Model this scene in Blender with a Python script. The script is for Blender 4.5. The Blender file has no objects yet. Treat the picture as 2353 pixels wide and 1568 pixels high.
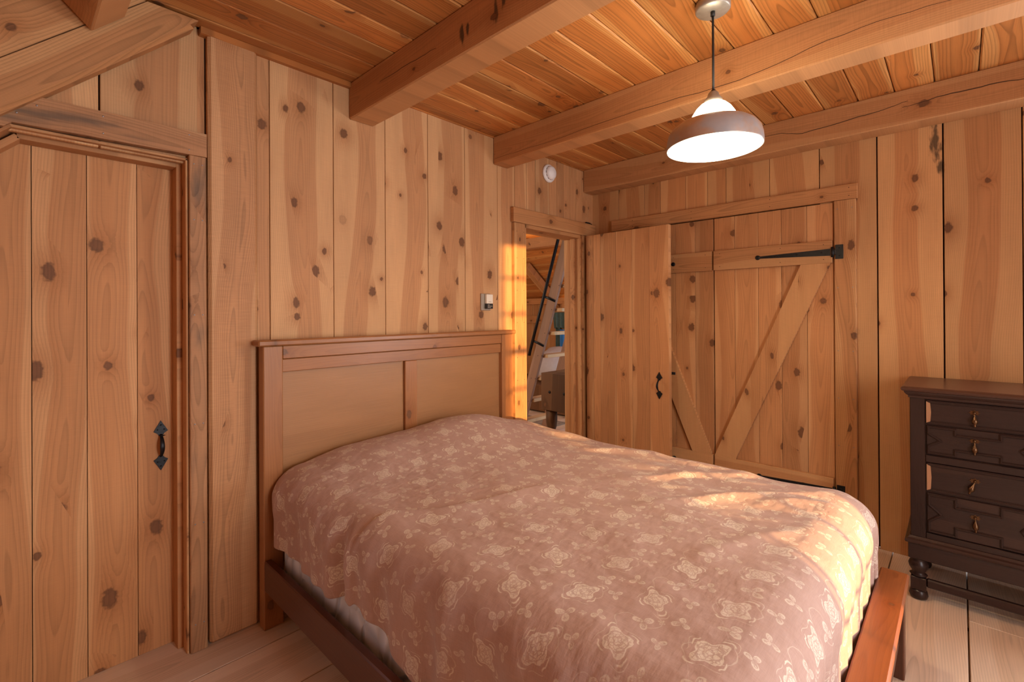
import bpy, math, random
from mathutils import Vector, Matrix
R = random.Random(7)
S = bpy.context.scene
COL = S.collection
rad = math.radians

# ---------------------------------------------------------------- camera
F_PX, YAW, PITCH, ROLL, CY, EYE = 1090.595, rad(43.327), rad(.146), rad(.318), 717.214, 1.45
_f0 = Vector((math.cos(YAW), math.sin(YAW), 0)); _r0 = Vector((math.sin(YAW), -math.cos(YAW), 0)); _z = Vector((0, 0, 1))
_f = _f0*math.cos(PITCH) + _z*math.sin(PITCH)
_u0 = _z*math.cos(PITCH) - _f0*math.sin(PITCH)
_r = _r0*math.cos(ROLL) - _u0*math.sin(ROLL); _u = _r0*math.sin(ROLL) + _u0*math.cos(ROLL)
cam = bpy.data.cameras.new('camera'); co = bpy.data.objects.new('camera', cam); COL.objects.link(co)
m = Matrix((_r, _u, -_f)).transposed().to_4x4(); m.translation = (0, 0, EYE); co.matrix_world = m
cam.sensor_width = 36; cam.lens = 36*F_PX/2353; cam.shift_x = 0; cam.shift_y = (CY-784)/2353
cam.clip_start = .02
S.camera = co
S.cycles.max_bounces = 7; S.cycles.adaptive_threshold = .03

# ---------------------------------------------------------------- light and exposure
S.view_settings.view_transform = 'Standard'; S.view_settings.look = 'None'
S.view_settings.exposure = 0.42; S.view_settings.gamma = 1; S.view_settings.use_curve_mapping = False
w = bpy.data.worlds.new('evening_sky'); S.world = w; w.use_nodes = True
bg = w.node_tree.nodes['Background']; bg.inputs[0].default_value = (.80, .88, 1, 1); bg.inputs[1].default_value = 1.3
SUN_K, SUN_EL = .40, rad(4.0)
sun = bpy.data.lights.new('low_sun', 'SUN'); sun.energy = 8.2; sun.color = (1, .57, .20); sun.angle = rad(.7)
so = bpy.data.objects.new('low_sun', sun); COL.objects.link(so)
_d = Vector((SUN_K, 1, -math.tan(SUN_EL)*math.hypot(SUN_K, 1))).normalized()
so.rotation_euler = _d.to_track_quat('-Z', 'Y').to_euler()
def area(name, loc, direction, sx, sy, watts, col):
    l = bpy.data.lights.new(name, 'AREA'); l.shape = 'RECTANGLE'; l.size = sx; l.size_y = sy; l.energy = watts; l.color = col
    o = bpy.data.objects.new(name, l); COL.objects.link(o); o.location = loc
    o.rotation_euler = Vector(direction).to_track_quat('-Z', 'Z').to_euler(); return o
# daylight of the rear window, then fill lights added on the right and landing
area('daylight_rear_window', (1.12, -1.64, 1.36), (-.1, 1, 0), .74, 1.85, 45, (.96, .96, .96))
area('added_side_fill', (3.60, -1.15, 1.40), (-1, .25, 0), .95, 1.4, 46, (.90, .95, 1))  # cool fill added in an unseen opening of the right wall
area('added_landing_fill', (1.95, 4.3, 1.7), (1, -.12, -.05), 1.4, 1.4, 38, (1, .82, .60))  # warm fill added for the landing, no window is built here

# ---------------------------------------------------------------- node expressions
class NT:
    def __init__(s, name):
        s.m = bpy.data.materials.new(name); s.m.use_nodes = True; s.t = s.m.node_tree
        s.b = s.t.nodes['Principled BSDF']
    def n(s, ty, **k):
        n = s.t.nodes.new(ty)
        for a, v in k.items(): setattr(n, a, v)
        return n
    def link(s, a, b): s.t.links.new(a.s if isinstance(a, X) else a, b)
    def put(s, sock, v):
        if isinstance(v, X): s.t.links.new(v.s, sock)
        else: sock.default_value = v
    def math(s, op, *a, clamp=False):
        n = s.n('ShaderNodeMath', operation=op, use_clamp=clamp)
        for i, v in enumerate(a): s.put(n.inputs[i], v)
        return X(s, n.outputs[0])
    def attr(s, name):
        return s.n('ShaderNodeAttribute', attribute_name=name)
    def vec(s, x, y, z):
        n = s.n('ShaderNodeCombineXYZ')
        for i, v in enumerate((x, y, z)): s.put(n.inputs[i], v)
        return X(s, n.outputs[0])
    def sep(s, v):
        n = s.n('ShaderNodeSeparateXYZ'); s.put(n.inputs[0], v)
        return [X(s, o) for o in n.outputs]
    def noise(s, v, scale=1, detail=2, rough=.5):
        n = s.n('ShaderNodeTexNoise'); s.put(n.inputs['Vector'], v); n.inputs['Scale'].default_value = scale
        n.inputs['Detail'].default_value = detail; n.inputs['Roughness'].default_value = rough
        return X(s, n.outputs[0])
    def vor(s, v, scale=1, feature='F1', rnd=1):
        n = s.n('ShaderNodeTexVoronoi', feature=feature); s.put(n.inputs['Vector'], v)
        n.inputs['Scale'].default_value = scale; n.inputs['Randomness'].default_value = rnd
        return n
    def smooth(s, v, a, b, lo=0., hi=1.):
        n = s.n('ShaderNodeMapRange', interpolation_type='SMOOTHSTEP'); s.put(n.inputs[0], v)
        for i, q in enumerate((a, b, lo, hi)): s.put(n.inputs[i+1], q)
        return X(s, n.outputs[0])
    def mix(s, f, a, b, mode='MIX'):
        n = s.n('ShaderNodeMix', data_type='RGBA', blend_type=mode); s.put(n.inputs[0], f)
        for i, q in ((6, a), (7, b)):
            if isinstance(q, X): s.t.links.new(q.s, n.inputs[i])
            else: n.inputs[i].default_value = (*q, 1)
        return X(s, n.outputs[2])
    def bump(s, hgt, strength, dist):
        n = s.n('ShaderNodeBump'); n.inputs['Strength'].default_value = strength; n.inputs['Distance'].default_value = dist
        s.put(n.inputs['Height'], hgt); s.t.links.new(n.outputs[0], s.b.inputs['Normal'])
    def out(s, col=None, rough=None, **k):
        if col is not None: s.put(s.b.inputs['Base Color'], col if isinstance(col, X) else (*col, 1))
        if rough is not None: s.put(s.b.inputs['Roughness'], rough)
        for a, v in k.items(): s.put(s.b.inputs[a.replace('_', ' ')], v)
        return s.m
class X:
    def __init__(s, t, sock): s.t, s.s = t, sock
    def __add__(a, b): return a.t.math('ADD', a, b)
    __radd__ = __add__
    def __sub__(a, b): return a.t.math('SUBTRACT', a, b)
    def __rsub__(a, b): return a.t.math('SUBTRACT', b, a)
    def __mul__(a, b): return a.t.math('MULTIPLY', a, b)
    __rmul__ = __mul__
    def __truediv__(a, b): return a.t.math('DIVIDE', a, b)
    def __pow__(a, b): return a.t.math('POWER', a, b)
def hyp(t, a, b): return t.math('SQRT', a*a + b*b)

# ---------------------------------------------------------------- materials
def wood(name, sap, heart, knot=(.10, .043, .018), knots=.55, ring=.34, freq=120, rough=.62, tone=.30, saw=.0, grey=.0, spec=.3, kr=1.0, contrast=1.0, stains=()):
    t = NT(name)
    w_, th, l = t.sep(X(t, t.attr('gc').outputs['Vector'])); tn = X(t, t.attr('tone').outputs['Fac'])
    seed = t.math('ROUND', th*.5)          # the thickness coordinate carries the board's own seed
    # knots, at their real size
    vw, vl = 6.2, 2.5
    v = t.vor(t.vec(w_*vw, seed*3.7, l*vl), 1)
    pw, _, pl = t.sep(X(t, v.outputs['Position'])); c1, c2, c3 = t.sep(X(t, v.outputs['Color']))
    dw = w_ - pw/vw; dl = (l - pl/vl)*(.55 + c3*.4)
    kn = t.noise(t.vec(w_*60, seed, l*60), 1, 1)
    kd = hyp(t, dw, dl)/((.006 + c2*.013)*kr) + (kn - .5)*1.0
    have = t.smooth(c1, 1-knots, 1-knots+.02)
    kin = t.smooth(kd, 1.35, .60)*have
    kedge = t.smooth(kd, .55, .95)*kin
    halo = t.math('POWER', 2.718, kd*kd*-.11)*have
    # rings of a virtual log
    n1 = t.noise(t.vec(seed*7.3, .0, l*.55), 1, 1); n2 = t.noise(t.vec(seed*5.1, 9., l*1.1), 1, 1)
    n3 = t.noise(t.vec(w_*9, seed*2.3, l*1.6), 1, 2)
    cw = w_ + (n1-.5)*.26; dd = .012 + n2*.06
    rr = hyp(t, cw, dd) + (n3-.5)*.016 + halo*.016
    x = t.math('FRACT', rr*freq)
    late = (x**2.5)*t.smooth(x, 1.0, .90)
    hb_ = t.noise(t.vec(seed*3.3, 4., l*.25), 1, 1)*.10; hm = t.smooth(rr, hb_+.035, hb_+.027)
    fib = t.noise(t.vec(w_*260, seed, l*5), 1, 2)
    blot = t.noise(t.vec(w_*10, seed*1.7, l*2.2), 1, 3)
    c = t.mix((hm*.75 + t.noise(t.vec(w_*22, seed*1.3, l*.5), 1, 2)*.4 - .08)*contrast, sap, heart)
    c = t.mix(halo*.62, c, tuple(q*f_ for q, f_ in zip(heart, (.72, .60, .48))))
    val = (1 - late*ring)*(1 + (fib-.5)*.26)*(1 + (blot-.5)*.30)*(1 - tone*.5 + tn*tone)
    if saw:
        sw = t.noise(t.vec(w_*14, seed, l*210), 1, 2)
        val = val*(1 + (sw-.5)*saw)
    if grey:
        g = t.smooth(t.noise(t.vec(w_*13, seed*2.9, l*2.4), 1, 4), 0.50, .70)
        c = t.mix(g*grey, c, (.085, .07, .055))
    if stains:                       # dark mould and saw stains, where they stand in the room
        ge = t.n('ShaderNodeNewGeometry'); gx, gy, gz = t.sep(X(t, ge.outputs['Position']))
        for (sx0, sy, sz, ry, rz) in stains:
            e = hyp(t, (gy-sy)/ry, (gz-sz)/rz); nz = t.noise(t.vec(gy*45, gy*0.+3., gz*14), 1, 4)
            c = t.mix(t.smooth(e + (nz-.5)*2.4, 1.0, .35)*t.smooth(gx, sx0, sx0+.01)*t.smooth(gx, sx0+.3, sx0+.29)*.85, c, (.05, .035, .02))
    c = t.mix(kin, c, tuple(q*f_ for q, f_ in zip(knot, (1.8, 1.75, 1.7)))); c = t.mix(kedge*.85, c, knot)
    n = t.n('ShaderNodeMix', data_type='RGBA', blend_type='MULTIPLY'); n.inputs[0].default_value = 1
    t.link(c, n.inputs[6]); t.link(t.vec(val, val, val), n.inputs[7])
    hb = fib*.6
    if saw: hb = hb + sw*.6
    t.bump(hb, .25, .002)
    return t.out(X(t, n.outputs[2]), rough, Specular_IOR_Level=spec)

M = {}
M['wall'] = wood('pine_wall_boards', (.60, .345, .165), (.465, .225, .098), knots=.66, tone=.28, saw=.12, ring=.20, kr=1.15)
M['wall_rough'] = wood('rough_sawn_board', (.56, .31, .15), (.45, .22, .098), knots=.35, tone=.2, saw=.34, freq=150)
M['wall_right'] = wood('pine_wall_boards_right', (.60, .33, .145), (.49, .22, .085), knots=.30, tone=.28, saw=.10, ring=.20, stains=((3.5, .095, 2.42, .030, .13), (3.5, .075, 2.28, .018, .08)))
M['door'] = wood('door_boards', (.58, .31, .14), (.46, .21, .083), knots=.50, tone=.28, saw=.10, ring=.24, kr=1.2)
M['trim'] = wood('trim_boards', (.56, .30, .13), (.46, .215, .085), knots=.34, tone=.2, saw=.14)
M['trim_grey'] = wood('weathered_trim', (.47, .27, .135), (.38, .185, .085), knots=.4, tone=.2, saw=.2, grey=.75)
M['ceil'] = wood('ceiling_planks', (.60, .285, .090), (.47, .165, .040), knots=.5, ring=.46, freq=105, tone=.42, rough=.42, spec=.4)
M['beam'] = wood('beam_timber', (.53, .27, .115), (.45, .205, .080), knots=.30, ring=.22, tone=.12, saw=.30, stains=((1.2, 1.475, 2.59, .018, .05), (1.2, 1.44, 2.60, .012, .035), (1.2, 1.28, 2.60, .016, .06), (1.2, 1.24, 2.62, .014, .04)))
M['floor'] = wood('floor_boards', (.74, .56, .42), (.66, .47, .33), knots=.38, knot=(.10, .05, .028), ring=.22, tone=.2, rough=.5)
M['head'] = wood('stained_bed_pine', (.37, .155, .055), (.32, .125, .042), knots=.16, ring=.16, tone=.14, rough=.34, spec=.5, contrast=.5)
M['panel'] = wood('bed_panel', (.36, .175, .070), (.315, .14, .052), knots=.0, ring=.12, tone=.08, rough=.38, spec=.45, contrast=.4)
M['rail'] = wood('dark_red_rail', (.115, .034, .014), (.085, .024, .010), knots=.12, ring=.2, tone=.1, rough=.32, spec=.5)
M['foot'] = wood('red_foot_rail', (.33, .11, .034), (.27, .080, .022), knots=.14, ring=.18, tone=.1, rough=.30, spec=.5)
M['oak'] = wood('dark_oak', (.040, .018, .013), (.026, .012, .010), knots=.0, ring=.2, tone=.2, rough=.33, spec=.4)
M['oak_red'] = wood('dark_oak_top', (.075, .030, .018), (.05, .020, .013), knots=.0, ring=.2, tone=.2, rough=.28, spec=.5)
M['worn'] = wood('worn_pale_edge', (.45, .24, .13), (.38, .19, .10), knots=.0, ring=.2, tone=.1, rough=.6)
M['block'] = wood('block_wood', (.15, .07, .030), (.09, .040, .017), knots=.2, ring=.3, tone=.3, rough=.6)
M['ladder'] = wood('ladder_wood', (.34, .19, .13), (.28, .155, .105), knots=.2, ring=.16, tone=.1)
M['tread'] = wood('ladder_tread', (.60, .40, .22), (.55, .34, .18), knots=.1, ring=.2, tone=.1)

def plain(name, col, rough=.5, metal=0., noise=0., nscale=40, bump=0., **k):
    t = NT(name)
    if noise or bump:
        tc = t.n('ShaderNodeTexCoord'); nz = t.noise(X(t, tc.outputs['Object']), nscale, 4)
        c = t.mix(nz, tuple(q*(1-noise) for q in col), tuple(min(1, q*(1+noise)) for q in col))
        if bump: t.bump(nz, bump, .002)
    else: c = col
    return t.out(c, rough, Metallic=metal, **k)
M['dark_gap'] = plain('shadow_gap_backing', (.05, .022, .010), .9, noise=.2)
M['iron'] = plain('black_iron', (.016, .016, .018), .42, .6, noise=.5, nscale=60, bump=.4)
M['nail'] = plain('nail_heads', (.30, .29, .30), .4, .8, noise=.3)
M['white'] = plain('white_plastic', (.78, .77, .78), .35, noise=.03)
M['brass'] = plain('aged_brass', (.13, .072, .036), .30, .9, noise=.4, nscale=90, bump=.2)
M['brush'] = plain('brushed_plate', (.42, .37, .30), .35, .7, noise=.08)
M['ivory'] = plain('ivory_plastic', (.80, .72, .60), .4, noise=.04)
M['black'] = plain('black_plastic', (.012, .010, .009), .45, noise=.2)
M['mark'] = plain('pale_print', (.55, .48, .38), .5, noise=.05)
M['cord'] = plain('black_cord', (.012, .012, .012), .6, noise=.2, bump=.2)
M['galv'] = plain('galvanised_metal', (.30, .275, .25), .38, .75, noise=.30, nscale=22, bump=.1)
M['cap'] = plain('lamp_cap_metal', (.36, .33, .29), .42, .6, noise=.2, nscale=50)
M['shade_in'] = plain('white_shade_lining', (.80, .82, .78), .45, noise=.10, nscale=60)
M['curtain'] = plain('teal_curtain', (.075, .125, .12), .8, noise=.3, nscale=30)
M['blue'] = plain('blue_cloth', (.02, .20, .62), .6, noise=.15)
M['linen'] = plain('grey_linen', (.50, .47, .50), .85, noise=.10, nscale=14, bump=.3)
M['rug'] = plain('grey_rug', (.24, .18, .13), .95, noise=.5, nscale=16, bump=.5)
def _glow():
    t = NT('lit_frosted_glass')
    return t.out((.9, .9, .88), .3, Emission_Color=(1, .82, .56, 1), Emission_Strength=30.)
M['glow'] = _glow()
def _galv():
    t = NT('mottled_metal'); tc = t.n('ShaderNodeTexCoord'); p = X(t, tc.outputs['Object'])
    a = t.noise(p, 9, 4); b = t.noise(p, 60, 3)
    c = t.mix(t.smooth(a, .42, .62), (.46, .31, .22), (.36, .38, .43)); c = t.mix(b*.4, c, (.56, .53, .50))  # brown and blue-grey patches mixed by noise
    return t.out(c, .40, Metallic=.45)
M['shade'] = _galv()
def _quilt():
    t = NT('quilted_ticking'); g = t.attr('gc'); p = X(t, g.outputs['Vector'])
    a, b, c_ = t.sep(p)
    # long leaf shaped quilting cells
    q = t.vec(a*9.5, t.noise(p, 5, 1)*.6 + c_*5.2 + a*3, 0.)
    e = X(t, t.vor(q, 1, 'DISTANCE_TO_EDGE', .75).outputs['Distance'])
    line = t.smooth(e, .0, .16)
    t.bump(line, .9, .012)
    col = t.mix(line, (.60, .61, .65), (.80, .81, .86))
    return t.out(col, .7, Sheen_Weight=.2)
M['quilt'] = _quilt()
def _floral():
    t = NT('floral_duvet_cotton'); p = X(t, t.attr('gc').outputs['Vector'])
    u, v, _ = t.sep(p); u0, v0 = u, v
    wob = t.noise(p, 7, 1); u = u + (wob-.5)*.03 + (t.noise(p, 44, 2)-.5)*.008; v = v + (t.noise(p, 6.1, 1)-.5)*.03 + (t.noise(p, 51, 2)-.5)*.008
    def cell(u, v, a, b, du, dv):
        # staggered lattice: centred coordinates in metres and the row's parity
        r = t.math('FLOOR', (v+dv)/b); par = t.math('MODULO', t.math('ABSOLUTE', r), 2.)
        y = (v+dv) - (r+.5)*b
        uu = (u+du)/a + par*.5; ci = t.math('FLOOR', uu); x = (uu - ci - .5)*a
        return x, y, par, ci + r*.37
    def rot(x, y, ang):
        c, s = (t.math('COSINE', ang), t.math('SINE', ang)) if isinstance(ang, X) else (math.cos(ang), math.sin(ang))
        return x*c - y*s, x*s + y*c
    def flower(x, y, n, R0, amp, asp=1.0, phase=0.):
        th = t.math('ARCTAN2', y, x*asp); r = hyp(t, x*asp, y)
        return r/(R0*(1-amp) + t.math('COSINE', th*n + phase)*(R0*amp)), th
    # medallions
    A, B = .19, .1625
    x, y, par, idn = cell(u, v, A, B, 0., 0.)
    x, y = rot(x, y, par*1.9 + .55)
    k, th = flower(x, y, 4., .034, .17, .74)
    k2, _ = flower(x, y, 10., .034, .10, .74, .8)
    kk = t.math('MAXIMUM', k, k2*.86)
    ins = t.smooth(kk, 1.0, .94)
    vv = t.vor(t.vec(x, y, idn*.37), 105, 'DISTANCE_TO_EDGE', 1.)
    lace = t.smooth(X(t, vv.outputs['Distance']), .03, .12)
    wv = t.math('SINE', kk*15. + t.math('COSINE', th*4.)*1.8)
    lace = lace*t.smooth(wv, -.98, -.45)
    rim = t.smooth(t.math('ABSOLUTE', kk - .95), .07, .03)
    med = t.math('MAXIMUM', ins*(.22 + lace*.72), rim*.9)
    arc = t.smooth(t.math('ABSOLUTE', kk - 1.27), .075, .03)*t.smooth(t.math('SINE', th*4. + 1.1), .25, .6)
    arc2 = t.smooth(t.math('ABSOLUTE', kk - 1.52), .035, .015)*t.smooth(t.math('SINE', th*3. + 1.7), .2, .5)*.6
    # thin trailing stems
    st = t.math('ABSOLUTE', t.math('SINE', u*33.07 + t.math('SINE', v*38.66)*1.1)*.03 - (t.math('FRACT', v/B) - .5)*.10)
    stem = t.smooth(st, .0013, .0005)*.38
    # leaf sprigs between the medallions
    def sprig(du, dv, a, b, R0, ang, n=3.):
        x, y, par, idn = cell(u, v, a, b, du, dv)
        x, y = rot(x, y, par*2.4 + ang)
        th = t.math('ARCTAN2', y, x); r = hyp(t, x, y)
        pet = t.math('ABSOLUTE', t.math('COSINE', th*(n/2)))
        kq = r/((pet**1.25)*R0 + .0004)
        vd = X(t, t.vor(t.vec(x, y, 1.), 150, 'DISTANCE_TO_EDGE', 1.).outputs['Distance'])
        edge = t.smooth(t.math('ABSOLUTE', kq-.88), .15, .06)
        return t.math('MAXIMUM', t.smooth(kq, 1., .93)*(.12 + t.smooth(vd, .03, .14)*.55), edge*.8)
    s1 = sprig(.095, .012, A, B, .027, .3); s2 = sprig(.0475, .081, A, B, .024, 1.7)
    s3 = sprig(.142, .070, A, B, .021, 2.6); s4 = sprig(.07, .045, A, B, .009, .9, 4.)
    s4 = t.math('MAXIMUM', s4, stem)
    pat = med
    for q in (arc, arc2, s1, s2, s3, s4): pat = t.math('MAXIMUM', pat, q)
    fade = t.noise(p, 3.1, 2); pat = pat*t.smooth(fade, .25, .6, .55, 1.)
    th1 = t.noise(t.vec(u0*420, v0*30, 0.), 1, 1); th2 = t.noise(t.vec(u0*30, v0*420, 3.), 1, 1)
    base = t.mix(t.noise(p, 2.3, 3), (.49, .315, .255), (.53, .355, .30))
    c = t.mix(pat, base, (.80, .70, .58))
    n = t.mix((th1 + th2)*.22, c, tuple((.17, .09, .075)))
    wr = t.noise(t.vec(u0*6, v0*4, 0.), 1, 3, .55); wr2 = t.noise(t.vec(u0*18 + v0*14, v0*30 - u0*6, 4.), 1, 3); wm = t.smooth(t.noise(p, 2.6, 2), .30, .65, .25, 1.)
    t.bump(wr*.8 + wr2*wm*.20 + (th1+th2)*.008, .55, .042)
    return t.out(n, .78, Sheen_Weight=.12, Specular_IOR_Level=.25)
M['duvet'] = _floral()

# ---------------------------------------------------------------- mesh collector
class MB:
    def __init__(s): s.v, s.f, s.g, s.t, s.sm = [], [], [], [], []
    def add(s, vs, fs, gc, tone, smooth=False):
        o = len(s.v); s.v += [tuple(p) for p in vs]; s.f += [tuple(i+o for i in f) for f in fs]
        s.g += gc; s.t += [tone]*len(vs); s.sm += [smooth]*len(fs); return s
    def _seed(s): return R.randint(1, 400)*2.0, R.uniform(0, 60), R.random()
    def plank(s, c, L, W, l, w, th, ch=.0015, tone=None):
        """box centred at c; L, W unit directions of its length and width"""
        L = Vector(L).normalized(); W = Vector(W).normalized(); T = L.cross(W)
        sd, lo, tn = s._seed(); tn = tn if tone is None else tone
        h = (w/2, th/2, l/2); ch = min(ch, *(q*.45 for q in h))
        vs, gc, ix = [], [], {}
        for sx in (-1, 1):
            for sy in (-1, 1):
                for sz in (-1, 1):
                    for a in range(3):
                        q = [sx*(h[0]-ch), sy*(h[1]-ch), sz*(h[2]-ch)]; q[a] = (sx, sy, sz)[a]*h[a]
                        ix[(sx, sy, sz, a)] = len(vs)
                        vs.append(Vector(c) + W*q[0] + T*q[1] + L*q[2]); gc.append((q[0], q[1]+sd, q[2]+lo))
        fs = []
        sg = lambda a, v, b, w_: tuple(v if i == a else w_[b.index(i)] for i in range(3))
        for a in range(3):
            b = [i for i in range(3) if i != a]
            for v in (-1, 1):
                fs.append([ix[sg(a, v, b, w_)+(a,)] for w_ in ((-1, -1), (1, -1), (1, 1), (-1, 1))])
        for a in range(3):           # chamfer strips along axis a
            b = [i for i in range(3) if i != a]
            for p in (-1, 1):
                for q in (-1, 1):
                    k = lambda e, ax: ix[sg(a, e, b, (p, q))+(ax,)]
                    fs.append([k(-1, b[0]), k(1, b[0]), k(1, b[1]), k(-1, b[1])])
        for sx in (-1, 1):
            for sy in (-1, 1):
                for sz in (-1, 1): fs.append([ix[(sx, sy, sz, a)] for a in range(3)])
        return s.add(vs, fs, gc, tn)
    def bx(s, x0, x1, y0, y1, z0, z1, along='z', ch=.0015, tone=None):
        c = ((x0+x1)/2, (y0+y1)/2, (z0+z1)/2); d = dict(x=x1-x0, y=y1-y0, z=z1-z0)
        ax = dict(x=(1, 0, 0), y=(0, 1, 0), z=(0, 0, 1)); o = [k for k in 'xyz' if k != along]
        o.sort(key=lambda k: -d[k])
        return s.plank(c, ax[along], ax[o[0]], d[along], d[o[0]], d[o[1]], ch, tone)
    def prism(s, poly, ext, L, W, tone=None):
        """flat polygon (3-D points) extruded by vector ext; L, W give the grain frame"""
        L = Vector(L).normalized(); W = Vector(W).normalized(); T = L.cross(W); ext = Vector(ext)
        sd, lo, tn = s._seed(); tn = tn if tone is None else tone; n = len(poly)
        vs = [Vector(p) for p in poly]; vs += [p+ext for p in vs]
        c = sum(vs, Vector())/len(vs)
        # sides get their own copies so every face stays flat and sharp
        fs = [list(range(n)), list(range(2*n-1, n-1, -1))] + [[i, (i+1) % n, n+(i+1) % n, n+i] for i in range(n)]
        gc = [((p-c).dot(W), (p-c).dot(T)*.3+sd, (p-c).dot(L)+lo) for p in vs]
        return s.add(vs, fs, gc, tn)
    def lathe(s, prof, c=(0, 0, 0), axis=(0, 0, 1), n=28, tone=None, cap=True, smooth=True):
        A = Vector(axis).normalized(); B = A.orthogonal().normalized(); D = A.cross(B); c = Vector(c)
        sd, lo, tn = s._seed(); tn = tn if tone is None else tone
        vs, gc, fs = [], [], []
        for r, z in prof:
            for k in range(n):
                a = 2*math.pi*k/n; q = B*math.cos(a)*r + D*math.sin(a)*r
                vs.append(c + A*z + q); gc.append((r*math.cos(a), r*math.sin(a)*.3+sd, z+lo))
        for i in range(len(prof)-1):
            for k in range(n):
                k2 = (k+1) % n; fs.append([i*n+k, i*n+k2, (i+1)*n+k2, (i+1)*n+k])
        if cap:
            fs.append(list(range(n-1, -1, -1))); o = (len(prof)-1)*n; fs.append(list(range(o, o+n)))
        return s.add(vs, fs, gc, tn, smooth)
    def tube(s, pts, r, n=10, tone=None, flat=None):
        pts = [Vector(p) for p in pts]; sd, lo, tn = s._seed(); tn = tn if tone is None else tone
        vs, gc, fs = [], [], []; ref = None; acc = 0
        for i, p in enumerate(pts):
            d = (pts[min(i+1, len(pts)-1)] - pts[max(i-1, 0)]).normalized()
            if ref is None: ref = Vector(flat) if flat else d.orthogonal()
            B = (ref - d*ref.dot(d)).normalized(); ref = B; D = d.cross(B)
            rr = r[i] if isinstance(r, list) else r
            ra, rb = (rr if isinstance(rr, tuple) else (rr, rr))
            if i: acc += (p - pts[i-1]).length
            for k in range(n):
                a = 2*math.pi*(k+.5)/n; vs.append(p + B*math.cos(a)*ra + D*math.sin(a)*rb); gc.append((math.cos(a)*ra, math.sin(a)*rb*.3+sd, acc+lo))
        for i in range(len(pts)-1):
            for k in range(n):
                k2 = (k+1) % n; fs.append([i*n+k, i*n+k2, (i+1)*n+k2, (i+1)*n+k])
        fs.append(list(range(n-1, -1, -1))); o = (len(pts)-1)*n; fs.append(list(range(o, o+n)))
        return s.add(vs, fs, gc, tn, n > 6)
    def build(s, name, mat, parent=None, label=None, mods=None):
        me = bpy.data.meshes.new(name); me.from_pydata(s.v, [], s.f); me.update()
        import bmesh
        bm = bmesh.new(); bm.from_mesh(me); bmesh.ops.recalc_face_normals(bm, faces=bm.faces); bm.to_mesh(me); bm.free()
        a = me.attributes.new('gc', 'FLOAT_VECTOR', 'POINT'); a.data.foreach_set('vector', [q for g in s.g for q in g])
        b = me.attributes.new('tone', 'FLOAT', 'POINT'); b.data.foreach_set('value', s.t)
        me.polygons.foreach_set('use_smooth', s.sm)
        me.materials.append(M[mat] if isinstance(mat, str) else mat)
        o = bpy.data.objects.new(name, me); COL.objects.link(o)
        if parent is not None:
            o.parent = parent; o.matrix_parent_inverse = Matrix.Translation(parent.location).inverted()
        if label: o['label'] = label
        return o
def tag(o, label=None, cat=None, group=None, kind=None):
    for k, v in (('label', label), ('category', cat), ('group', group), ('kind', kind)):
        if v: o[k] = v
    return o
def thing(name, loc, label, cat, group=None, kind=None):
    o = bpy.data.objects.new(name, None); COL.objects.link(o); o.location = loc; o.empty_display_size = .05
    return tag(o, label, cat, group, kind)
def move_copy(root, d, label=None):
    """copy a thing with its parts and sub-parts, shifted by d"""
    def cp(o, par):
        c = o.copy(); COL.objects.link(c)
        if par is not None: c.parent = par
        for k in list(o.children): cp(k, c)
        return c
    r = cp(root, None); r.location = root.location + Vector(d)
    if label: r['label'] = label
    return r

YH, XR, ZC, ZB = 2.419, 3.64, 2.709, 2.513      # back wall, right wall, ceiling, beam undersides
YREAR, XL = -1.70, -1.25

# ---------------------------------------------------------------- floor
mb = MB(); x = XL-.1; k = 0
seams = [-1.35, -1.0, -.66, -.31, .03, .32, .62, .93, 1.25, 1.56, 1.88, 2.20, 2.52, 2.84, 3.16, 3.46, 3.66]
ys = [YREAR-.1, -1.36, -1.02, -.68, -.34, -.02, .30, .62, .94, 1.26, 1.58, 1.90, 2.22, 2.562]
for a, b in zip(ys[:-1], ys[1:]):
    cut = XL-.1
    while cut < XR:
        e = min(XR+.03, cut + R.uniform(1.6, 3.2)); mb.bx(cut+.0015, e-.0015, a+.003, b-.003, -.03, 0, 'x', .002); cut = e
mb.bx(XL-.1, 8.2, YREAR-.1, 6.6, -.06, -.03, 'x')
for j in range(24):                                                 # landing floor beyond the doorway
    a = 2.562 + j*.17; mb.bx(1.8, 8.1, a+.001, a+.168, -.03, 0, 'x', .0015)
mb.build('floor', 'floor')['kind'] = 'structure'

# ---------------------------------------------------------------- back wall (headboard wall) with two door openings
def wall_boards(mb, seams, y, z0, z1, th=.03, gap=.0016):
    for a, b in zip(seams[:-1], seams[1:]): mb.bx(a+gap, b-gap, y, y+th, z0, z1, 'z', .0018)
wb = MB()
wall_boards(wb, [.805, .865, 1.186, 1.499, 1.803, 2.108, 2.417, 2.600], YH, 0, ZC+.02)
wall_boards(wb, [2.600, 2.735, 2.839, 3.013, 3.115, 3.205, 3.297, 3.385, 3.471, 3.57, 3.70], YH, 2.13, ZC+.02)
wb.bx(3.46, 3.66, YH, YH+.03, 0, 2.13, 'z')
wall_boards(wb, [-1.3, -1.0, -.72, -.40, -.12, .243, .572], YH+.012, 2.105, ZC+.02, .02, .003)
wb.bx(.525, .598, YH+.015, YH+.032, 0, ZC, 'z')
back = wb.build('wall_back', 'wall'); back['kind'] = 'structure'
w2 = MB(); w2.bx(.603, .803, YH-.022, YH+.03, 0, ZC, 'z', .012); w2.build('rough_board', 'wall_rough', back, 'wide rough sawn board, darker than the boards beside it')
w3 = MB()                                                           # dark backing that shows in the gaps
w3.bx(.56, 2.64, YH+.032, YH+.08, -.06, ZC+.1); w3.bx(-1.3, 3.7, YH+.034, YH+.08, 2.14, ZC+.1); w3.bx(3.45, 3.7, YH+.032, YH+.08, 0, 2.2)
w3.build('backing', 'dark_gap', back)
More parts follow.
